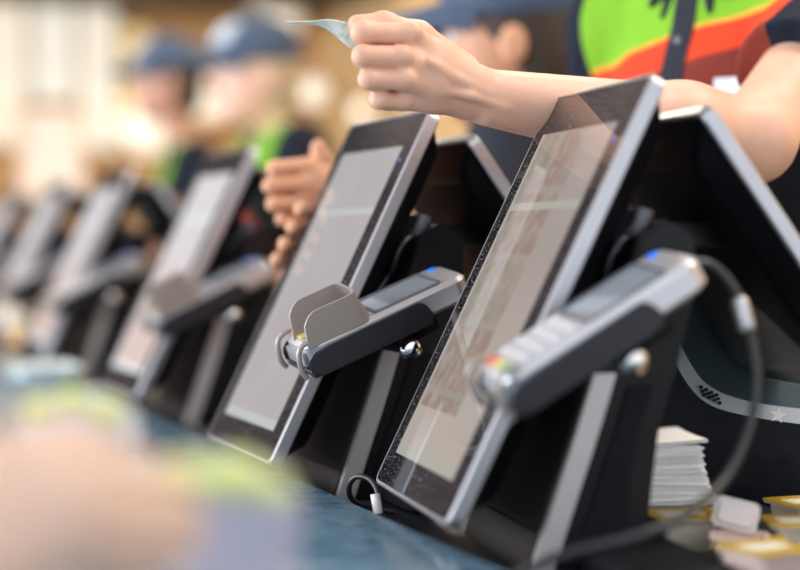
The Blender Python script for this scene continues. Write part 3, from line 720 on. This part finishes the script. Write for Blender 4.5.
    Hb.ell(head + Z * .035 * s - HF * .012 * s, (.083 * s, .098 * s, .094 * s), A, .02); Hb.ell(head - HF * .05 * s - Z * .03 * s, (.070 * s, .055 * s, .075 * s), A, .03)
    Hb.ell(head + HF * .10 * s - Z * .02 * s, (.10 * s, .075 * s, .098 * s), A, .012, sub=True)
    blob_obj('hair', Hb, .004, hair, root, base)
    if cap:
        Kb = Blob(); tip = cap.get('tip', 0.0); up = (Z - HF * math.tan(tip)).normalized()
        A2 = [HL, HF, Z]
        Kb.ell(head + Z * .068 * s - HF * .004, (.092 * s, .110 * s, .082 * s), A2, .01)
        Kb.ell(head - Z * .04 * s + HF * .0, (.16 * s, .18 * s, .088 * s), A2, .004, sub=True)
        co = blob_obj('cap', Kb, .004, CAPM, root, base)
        bm = bmesh.new(); rows = []
        n = 14
        for zz in (0, .004):
            for rr in (0, 1):
                pass
        loops = []
        for i in range(n + 1):
            t = -1 + 2 * i / n; ang = t * R(62)
            inn = head + HL * math.sin(ang) * .086 * s + HF * math.cos(ang) * .100 * s + Z * (.055 - .004 * t * t) * s
            ext = .085 * s * (1 - abs(t) ** 3.2)
            out = inn + HF * (ext + .004) - Z * (.018 * ext / (.085 * s) + (.004 + .034) * t * t) * s
            loops.append([inn - base, out - base, out - base + Z * .006, inn - base + Z * .008])
        link('brim', loft(loops), CAPM, co, 50)
        if cap.get('front'):
            bvc = bvh_of(co); hb_ = head - base
            link('front_panel', drape(bvc, lambda u, v: hb_ + HF * .35 + HL * (u - .5) * cap['front'] + Z * (.075 + v * .055) * s, -HF, 8, 6, .001, .002), cap.get('fm', CAPP), co, 60)
    return root

V3 = Vector
# --- worker 1: striped shirt, arm stretched across to hand over a note
def hand1(B):
    w = P(486, 95, 1.62)
    mc = [P(410, 34, 1.565), P(401, 57, 1.552), P(403, 80, 1.556), P(401, 101, 1.575)]
    pp = [P(362, 32.5, 1.545), P(363, 56, 1.535), P(369, 79, 1.54), P(379, 99.5, 1.555)]
    rs = [0.0103, 0.0103, 0.0099, 0.0090]
    fist(B, w, mc, pp, V3((0.008, 0.027, 0.0)), rs, V3((0.024, 0.006, -0.001)))
    B.cap(P(470, 86, 1.605), P(430, 65, 1.585), .020, .018, .014); B.cap(P(462, 100, 1.612), P(425, 90, 1.592), .016, .014, .014)
    # thumb along the top, pressing the note onto the index finger
    B.chain([P(462, 70, 1.625), P(418, 36, 1.605), P(384, 25, 1.585), P(357, 24, 1.568)], [.017, .0135, .0115, .0085], .008)
    # tendons, knuckles
    for q in mc: B.ell(q + V3((0.001, -0.005, 0.001)), (.0105, .0085, .0088), None, .004)
    for q in mc: B.cap(q + V3((0, -.004, 0)), w.lerp(q, .3) + V3((0, -.0155, 0)), .0042, .0028, .004)
    # veins over the wrist
    B.chain([P(430, 62, 1.556), P(455, 78, 1.575), P(485, 92, 1.592), P(530, 104, 1.622)], [.0035, .0038, .0036, .003], .005)
    B.chain([P(440, 90, 1.572), P(470, 96, 1.582), P(505, 108, 1.602), P(545, 118, 1.635)], [.003, .0034, .0034, .003], .005)
sL, sR = P(838, 18, 1.95), P(622, 30, 2.18)
cx = (sL.x + sR.x) / 2 + .004; cy = (sL.y + sR.y) / 2
F1 = V3((-(sR.y - sL.y), -(sL.x - sR.x), 0)).normalized()
def hand_rest(B, w, d):
    d = d.normalized(); sd = d.cross(V3((0, 0, 1))).normalized()
    for i in range(4):
        o = sd * (i - 1.5) * .019; B.cap(w, w + d * .08 + o, .02, .012, .012); B.chain([w + d * .08 + o, w + d * .12 + o, w + d * .15 + o - V3((0, 0, .012))], [.010, .0095, .008], .003)
    B.chain([w + d * .02 - sd * .02, w + d * .06 - sd * .045, w + d * .095 - sd * .05], [.015, .012, .009], .006)
def hands_w1(B):
    hand1(B); hand_rest(B, V3((.41, 2.36, .98)), V3((-.1, -.05, -.9)))
c1 = V3((cx, cy, 0)); zb1 = 1.452
def shirt1(L_, F): return striped('striped_polo', L_, F, (0.0, 0.0), 1.442, 1.402, 0.20)
make_person('person in green, red and navy striped polo shirt stretching an arm out with a banknote', c1, F1, zb1, 1.03, sL, sR,
    {'L': (P(752, 140, 1.745), P(490, 98, 1.62)), 'R': (V3((.295, 2.37, 1.20)), V3((.41, 2.36, .98)))}, c1 + V3((0, 0, 1.665)) + F1 * .02, SKIN1, shirt1, HAIR, hands_w1, 'staff behind the counter', 0.0024, 0.52, None, (0.086, 1.345), 0.043)

# the note
nt = empty('banknote', P(352, 32, 1.565), 0, 'pale green folded paper note pinched in the outstretched hand', 'banknote'); nb = nt.location.copy()
tp = [P(388, 30, 1.572), P(352, 24, 1.568), P(330, 20, 1.565), P(312, 21.5, 1.56), P(286, 22, 1.555)]
bt = [P(388, 52, 1.59), P(356, 50, 1.588), P(346, 45, 1.585), P(322, 27, 1.60), P(292, 24, 1.60)]
top_, bot_ = catmull(tp, 6), catmull(bt, 6)
bm = loft([[a - nb, b_ - nb, b_ - nb + V3((0, .0006, .0006)), a - nb + V3((0, .0006, .0006))] for a, b_ in zip(top_, bot_)])
nm = mat('note_paper', (.62, .76, .68), .7); N, L, b_ = nodes(nm)
tc = N.new('ShaderNodeTexCoord'); n = N.new('ShaderNodeTexNoise'); n.inputs['Scale'].default_value = 120; L.new(tc.outputs['Object'], n.inputs['Vector'])
cr = N.new('ShaderNodeValToRGB'); cr.color_ramp.elements[0].position = .30; cr.color_ramp.elements[0].color = (.38, .60, .48, 1); cr.color_ramp.elements[1].position = .50; cr.color_ramp.elements[1].color = (.74, .82, .78, 1)
L.new(n.outputs['Fac'], cr.inputs[0]); L.new(cr.outputs[0], b_.inputs['Base Color'])
link('paper', bm, nm, nt, 60)

# --- worker 2: navy cap, profile, hands at the sharp terminal
T2M = Matrix.Translation((TERMS[1][0], TERMS[1][1], DECK)) @ Matrix.Rotation(R(TERMS[1][2]), 4, 'Z')
def t2(b, a, z): return T2M @ V3((b, a, z))
def disp(up, off, a): # point on the tilted front plane of the sharp terminal: up along it, off behind it
    return t2(math.sin(LEAN) * up + math.cos(LEAN) * off, a, .045 + math.cos(LEAN) * up - math.sin(LEAN) * off)
hB_w = disp(.215, .105, .315)
def hands_w2(B):
    w = P(345, 205, 2.16)
    mc = [P(306, 166, 2.10), P(303, 184, 2.095), P(304, 202, 2.10), P(308, 218, 2.115)]
    pp = [P(275, 169, 2.08), P(271, 186, 2.075), P(274, 204, 2.08), P(283, 219, 2.095)]
    fist(B, w, mc, pp, V3((.010, .026, 0)), [.0105, .0105, .010, .009], V3((.024, .004, -.002)))
    B.cap(P(338, 198, 2.15), P(315, 185, 2.115), .025, .022, .02)
    B.chain([P(335, 192, 2.15), P(326, 172, 2.13), P(320, 156, 2.12), P(318, 146, 2.115)], [.016, .012, .0105, .0085], .008)
    # other hand: palm behind the display, fingertips round its far edge
    for i, u in enumerate((.285, .262, .240, .220)):
        m0 = disp(u - .01, .062, .300); k1 = disp(u, .028, .283 - .0); k2 = disp(u, -.004, .268); tp_ = disp(u - .002, -.0105, .247 + .004 * (i == 3))
        B.cap(hB_w, m0, .018, .0115, .012); B.chain([m0, k1, k2, tp_], [.0105, .0098, .009, .0075], .003)
    B.chain([hB_w, disp(.25, .09, .285), disp(.27, .06, .272)], [.017, .013, .0095], .008)
sL2, sR2 = V3((.165, 2.47, 1.335)), V3((.20, 2.80, 1.335))
F2 = V3((-1, -.10, 0)).normalized(); c2 = V3((.200, 2.60, 0)); h2 = P(512, 46, 2.50)
def shirt2(L_, F): return NAVY
make_person('person in navy cap seen from the side, one hand gripping the sharp terminal screen', c2, F2, 1.335, 1.0, sL2, sR2,
    {'L': (V3((.10, 2.33, 1.10)), hB_w), 'R': (V3((.03, 2.62, 1.10)), P(345, 205, 2.16))}, h2, SKIN2, shirt2, HAIR, hands_w2, 'staff behind the counter', .0028, .5,
    {'F': V3((-1, .10, 0)).normalized(), 'front': .055, 'fm': mat('cap_grey_mark', (.30, .34, .42), .7)})

# --- worker 3: pale-fronted cap, leaning, face to the left
def far_hands(wL, wR, d):
    def f(B):
        for w in (wL, wR): hand_rest(B, w, d)
    return f
h3 = P(256, 79, 4.25); c3 = V3((h3.x + .06, 4.30, 0)); F3 = V3((-.92, -.35, 0)).normalized(); L3 = V3((0, 0, 1)).cross(F3)
s3L, s3R = c3 + L3 * .17 + V3((0, 0, 1.41)), c3 - L3 * .17 + V3((0, 0, 1.41))
w3L, w3R = c3 + L3 * .16 + F3 * .26 + V3((0, 0, 1.05)), c3 - L3 * .10 + F3 * .26 + V3((0, 0, 1.05))
def shirt3(L_, F): return striped('striped_polo_third', L_, F, (0, 0), 1.33, 1.27, 0.0)
make_person('person in pale-fronted blue cap and green-shouldered shirt, blurred, looking down to the counter', c3, F3, 1.40, 1.06, s3L, s3R,
    {'L': (s3L + F3 * .10 + L3 * .06 - V3((0, 0, .28)), w3L), 'R': (s3R + F3 * .10 - L3 * .06 - V3((0, 0, .28)), w3R)}, h3, SKIN3, shirt3, HAIRL, far_hands(w3L, w3R, F3), 'staff behind the counter', .0045, .5,
    {'F': F3, 'front': .12})
# --- worker 4: dark cap, farthest
h4 = P(168, 84, 5.5); c4 = V3((h4.x + .06, 5.55, 0)); F4 = V3((-.97, -.22, 0)).normalized(); L4 = V3((0, 0, 1)).cross(F4)
s4L, s4R = c4 + L4 * .17 + V3((0, 0, 1.44)), c4 - L4 * .17 + V3((0, 0, 1.44))
w4L, w4R = c4 + L4 * .16 + F4 * .42 + V3((0, 0, 1.05)), c4 - L4 * .10 + F4 * .42 + V3((0, 0, 1.05))
def shirt4(L_, F): return striped('striped_polo_fourth', L_, F, (0, 0), 1.36, 1.28, 0.0)
make_person('farthest person in dark blue cap, blurred, in profile before the menu boards', c4, F4, 1.43, 1.06, s4L, s4R,
    {'L': (s4L + F4 * .10 + L4 * .06 - V3((0, 0, .28)), w4L), 'R': (s4R + F4 * .10 - L4 * .06 - V3((0, 0, .28)), w4R)}, h4, SKIN4, shirt4, HAIR, far_hands(w4L, w4R, F4), 'staff behind the counter', .0045, .5,
    {'F': F4, 'front': .09, 'fm': CAPP})

# --- customer hand in the near corner, holding a grey pouch
cu = empty('person', P(-40, 640, .52), 0, 'out-of-focus customer hand and forearm reaching in at the lower left corner', 'person'); cb_ = cu.location.copy()
B = Blob(); w = P(-70, 575, .60)
mc = [P(40, 470, .63), P(62, 498, .62), P(60, 530, .615), P(44, 560, .615)]
pp = [P(110, 478, .66), P(132, 512, .66), P(128, 545, .655), P(100, 575, .65)]
fist(B, w, mc, pp, V3((.006, .024, -.004)), [.0105, .0105, .010, .0092], V3((.010, .016, -.004)))
B.cap(P(-50, 545, .61), P(20, 512, .62), .026, .024, .02)
B.chain([P(-40, 515, .63), P(10, 460, .65), P(70, 448, .68), P(115, 460, .70)], [.018, .0135, .0115, .0085], .008)
B.chain([w, w + V3((-.10, -.07, -.07)), w + V3((-.22, -.16, -.15))], [.029, .038, .045], .02)
blob_obj('body', B, .0022, skin_mat('skin_peach', (.64, .48, .40), (.60, .38, .29)), cu, cb_)
S = Blob(); S.cap(w + V3((-.15, -.11, -.10)), w + V3((-.30, -.22, -.21)), .056, .07, .02); blob_obj('sleeve', S, .005, mat('cream_sleeve', (.78, .70, .58), .9), cu, cb_)
def pouch(name, px, py, d, sx, sy, sz, label, spots, cm=None):
    c = P(px, py, d); root = empty(name, (c.x, c.y, LEDGE), 0, label, 'pouch'); hh = c.z - LEDGE; up = V3((0, 0, hh))
    B = Blob(); B.ell(up, (sx, sy, sz), None, .01); B.cap(up - V3((0, 0, sz * 1.15)), (0, 0, sx * .9), sx * .90, sx * .98, .015)
    B.ell((0, 0, .016), (sx * 1.05, sx, .0155), None, .012)
    blob_obj('pouch_body', B, .002, cm or mat('lavender_grey_cloth', (.36, .36, .46), .85, var=.1, vscale=60), root)
    K = Blob()
    for q in spots: K.ell(V3(q[:3]) + up + V3((0, -.003, .002)), q[3:], None, .004)
    blob_obj('yellow_patch', K, .0018, mat('pale_yellow_green_cloth', (.66, .72, .26), .8, var=.15, vscale=80), root)
pouch('grey_pouch', 222, 518, .78, .0375, .026, .030, 'lavender grey pouch with pale yellow-green top standing beside the blurred customer hand',
      [(-.016, -.012, .0185, .0135, .013, .0105), (.008, -.013, .019, .0135, .013, .010), (-.027, -.007, .010, .010, .013, .010), (.025, -.007, .012, .008, .011, .007)])
pouch('small_grey_pouch', 80, 424, .94, .031, .022, .019, 'smaller pale grey pouch with three yellow-green spots, behind the customer hand',
      [(-.020, -.012, .0085, .0085, .008, .0065), (-.001, -.014, .0135, .0085, .008, .0065), (.018, -.013, .007, .0085, .008, .0075)], mat('pale_grey_cloth', (.56, .58, .62), .85))

# things lying on the far ledge
p = P(45, 368, 3.05)
tr = empty('paper_tray', (p.x, p.y, LEDGE), YAW, 'flat white paper tray lying on the ledge in front of the fourth terminal', 'tray')
link('tray_floor', slab(-.05, .05, -.09, .09, .012, 0, .004, .001), mat('tray_white', (.72, .80, .82), .3), tr, 40)
link('tray_rim', loft([at_z(rrect(-.05, .05, -.09, .09, .012), .003), at_z(rrect(-.058, .058, -.098, .098, .014), .016), at_z(rrect(-.055, .055, -.095, .095, .013), .016), at_z(rrect(-.047, .047, -.087, .087, .011), .003)], close=True), MATS['tray_white'], tr, 40)
p = P(20, 345, 3.9)
cp = empty('paper_cup', (p.x, p.y, LEDGE), 0, 'small cream paper cup on the ledge near the fifth terminal', 'cup')
link('cup', lathe([(.026, 0), (.027, .002), (.036, .085), (.038, .087), (.036, .089), (.033, .085), (.025, .004)], 28), mat('cup_cream', (.82, .74, .6), .6), cp, 40)
link('sleeve', lathe([(.0275, .006), (.031, .035), (.0318, .035), (.0285, .006)], 28), mat('cup_orange', (.75, .42, .15), .6), cp, 40)

# ------------------------------------------------------------------ background fittings
def board_mat(name, base, ink, rh):
    m = mat(name, base, .5); N, L, b = nodes(m); tc = N.new('ShaderNodeTexCoord')
    sx = N.new('ShaderNodeSeparateXYZ'); L.new(tc.outputs['Object'], sx.inputs[0]); cxx = N.new('ShaderNodeCombineXYZ'); L.new(sx.outputs[0], cxx.inputs[0]); L.new(sx.outputs[2], cxx.inputs[1])
    br = N.new('ShaderNodeTexBrick'); L.new(cxx.outputs[0], br.inputs['Vector']); br.inputs['Scale'].default_value = 1
    br.inputs['Brick Width'].default_value = .19; br.inputs['Row Height'].default_value = rh; br.inputs['Mortar Size'].default_value = rh * .3
    br.inputs['Color1'].default_value = (*ink, 1); br.inputs['Color2'].default_value = (*[v * .9 + .05 for v in ink], 1); br.inputs['Mortar'].default_value = (*base, 1)
    L.new(br.outputs['Color'], b.inputs['Emission Color']); L.new(br.outputs['Color'], b.inputs['Base Color']); b.inputs['Emission Strength'].default_value = 0.30
    return m
def wall_board(name, x0, y0, x1, y1, label, m, frame_m, group):
    b0, z1 = on_plane_a(x0, y0, A_END - .05); b1, z0 = on_plane_a(x1, y1, A_END - .05)
    root = empty(name, room((b0 + b1) / 2, A_END - .0, (z0 + z1) / 2), YAW, label, 'menu board', group); w, h = (b1 - b0) / 2, (z1 - z0) / 2
    link('lit_panel', bm_box(-w + .01, w - .01, -.055, -.01, -h + .015, h - .015), m, root)
    bm = bmesh.new()
    for q in ((-w, -w + .012, -h, h), (w - .012, w, -h, h), (-w, w, -h, -h + .02), (-w, w, h - .02, h)): bm_box(q[0], q[1], -.065, -.001, q[2], q[3], .003, bm=bm)
    link('frame', bm, frame_m, root)
FRM = mat('board_frame_cream', (.78, .72, .60), .5); ORF = mat('orange_frame', (.80, .42, .10), .5)
wall_board('menu_board', -70, -90, 27.5, 148, 'lit cream menu board at the picture edge behind the farthest terminal', board_mat('menu_cream', (.95, .88, .74), (.95, .83, .66), .05), FRM, 'menu boards')
wall_board('menu_board', 28, -90, 75, 104, 'lit white menu board with grey band, second from the picture edge', board_mat('menu_white', (.93, .90, .80), (.84, .84, .79), .16), FRM, 'menu boards')
wall_board('menu_board', 75.5, -90, 117, 152, 'lit pale menu board between the white one and the dark-capped person', board_mat('menu_pale', (.96, .90, .78), (.93, .87, .75), .09), FRM, 'menu boards')
wall_board('wall_poster', 16, 106, 86, 200, 'lit pinkish poster in orange frame below the white menu board', board_mat('poster_pink', (.95, .84, .72), (.93, .76, .66), .11), ORF, 'menu boards')
YEL = mat('yellow_glow_panel', (.85, .62, .22), .5, emit=(.95, .66, .25), estr=.35)
wall_board('wall_panel', 119, 25, 150, 140, 'narrow yellow lit wall panel beside the pale menu board', YEL, FRM, 'menu boards')
GLOBE = mat('lamp_globe', (.95, .9, .8), .4, emit=(1.0, .90, .70), estr=0.55)
def globe(px, py, r, label, plane='a'):
    if plane == 'a':
        b, z = on_plane_a(px, py, A_END - .16); pos = room(b, A_END - .16, z); back = RA
    else:
        a, z = on_plane_b(px, py, B_KIT - .16); pos = room(B_KIT - .16, a, z); back = RB
    root = empty('globe_wall_lamp', pos, 0, label, 'lamp', 'globe lamps on the walls')
    link('globe', sphere((0, 0, 0), r), GLOBE, root, 180)
    link('wall_arm', tube([back * (r * .9), back * .16], .015, 10), mat('lamp_brass', (.5, .34, .12), .35, metal=.8), root, 60)
globe(150, 128, .14, 'round glowing wall lamp below the dark-capped person face')
globe(205, 98, .12, 'round glowing wall lamp between the two blurred capped people')
globe(276, 14, .145, 'round glowing wall lamp just above the pale-fronted cap')
globe(314, 92, .075, 'round glowing wall lamp behind the head with the pale-fronted cap', 'b')
globe(362, 112, .05, 'small round glowing wall lamp on the bricks by the sharp terminal', 'b')
# tall wooden cupboard against the kitchen wall, beyond the closest terminal
a0, _ = on_plane_b(770, 250, 1.75)
cbd = empty('kitchen_cupboard', room(1.75, -0.4, 0), YAW, 'tall dark kitchen cupboard with brown wooden side behind the striped shirt', 'cupboard')
link('carcass', bm_box(0, .5, -.55, .75, 0, 1.30, .006), mat('cupboard_dark', (.018, .022, .032), .5), cbd, 40)
link('door', bm_box(-.022, -.002, -.54, .10, .08, 1.27, .004), mat('cupboard_brown', (.14, .06, .03), .5, var=.2, vscale=6), cbd, 40)
link('door', bm_box(-.022, -.002, .11, .74, .08, 1.27, .004), MATS['cupboard_dark'], cbd, 40)

# ceiling lights (fixtures, with lamps just under them)
for i, (b, a) in enumerate(((-1.6, 1.2), (-1.6, 4.2), (1.2, .9), (1.2, 3.2), (1.2, 5.6), (1.35, -.6))):  # last one is added to light the napkins from the staff side
    lab = ['round-cornered ceiling light above the customers near the windows', 'ceiling light above the customers at the far end', 'ceiling light above the striped shirt', 'ceiling light above the kitchen side, in the middle', 'ceiling light above the farthest staff', 'added ceiling light over the kitchen cupboard, brightening the napkins'][i]
    ro = empty('ceiling_light', room(b, a, CEIL), YAW, lab, 'ceiling light', 'ceiling lights')
    link('frame', bm_box(-.32, .32, -.32, .32, -.04, 0, .005), FRM, ro)
    link('diffuser', bm_box(-.29, .29, -.29, .29, -.046, -.039), mat('diffuser', (.9, .88, .82), .5, emit=(1, .93, .8), estr=1.6), ro)
    l = bpy.data.lights.new('ceiling_lamp', 'AREA'); l.energy = ((32 if a < 0 else 20 if a < 2 else 18) if b > 0 else 12); l.size = .58; l.color = (1, .90, .76)
    lo = bpy.data.objects.new('ceiling_lamp', l); COL.objects.link(lo); lo.matrix_world = Matrix.Translation(room(b, a, CEIL - .05))

# daylight through the windows and the open shop front behind the camera
for a0, a1 in ((-0.7, 1.6), (1.9, 4.2), (4.5, 6.75)):
    l = bpy.data.lights.new('window_daylight', 'AREA'); l.shape = 'RECTANGLE'; l.size = a1 - a0 - .1; l.size_y = 1.9; l.energy = 105; l.color = (.93, .97, 1.0)
    lo = bpy.data.objects.new('window_daylight', l); COL.objects.link(lo)
    lo.matrix_world = cols(RA, Vector((0, 0, 1)), RA.cross(Vector((0, 0, 1))), room(B_WIN - .12, (a0 + a1) / 2, 1.7))
    if (lo.matrix_world.to_3x3() @ Vector((0, 0, -1))).dot(RB) < 0: lo.matrix_world = cols(-RA, Vector((0, 0, 1)), -RA.cross(Vector((0, 0, 1))), room(B_WIN - .12, (a0 + a1) / 2, 1.7))
w = bpy.data.worlds.new('sky'); scene.world = w; w.use_nodes = True
bg = w.node_tree.nodes['Background']; bg.inputs[0].default_value = (.90, .95, 1.0, 1); bg.inputs[1].default_value = 1.15

# ------------------------------------------------------------------ camera
cd = bpy.data.cameras.new('camera'); cam = bpy.data.objects.new('camera', cd); COL.objects.link(cam)
cam.location = CAM; cam.rotation_euler = (math.pi / 2 - TH, 0, 0)
cd.sensor_width = 36; cd.lens = F_PX / 800 * 36; cd.clip_start = .02
cd.dof.use_dof = True; cd.dof.focus_distance = 1.62; cd.dof.aperture_fstop = 1.8; cd.dof.aperture_blades = 0
scene.camera = cam
scene.view_settings.view_transform = 'Standard'; scene.view_settings.look = 'None'; scene.view_settings.gamma = 1
scene.view_settings.use_curve_mapping = False; scene.view_settings.exposure = 0.35
scene.cycles.use_denoising = True
scene.cycles.max_bounces = 8
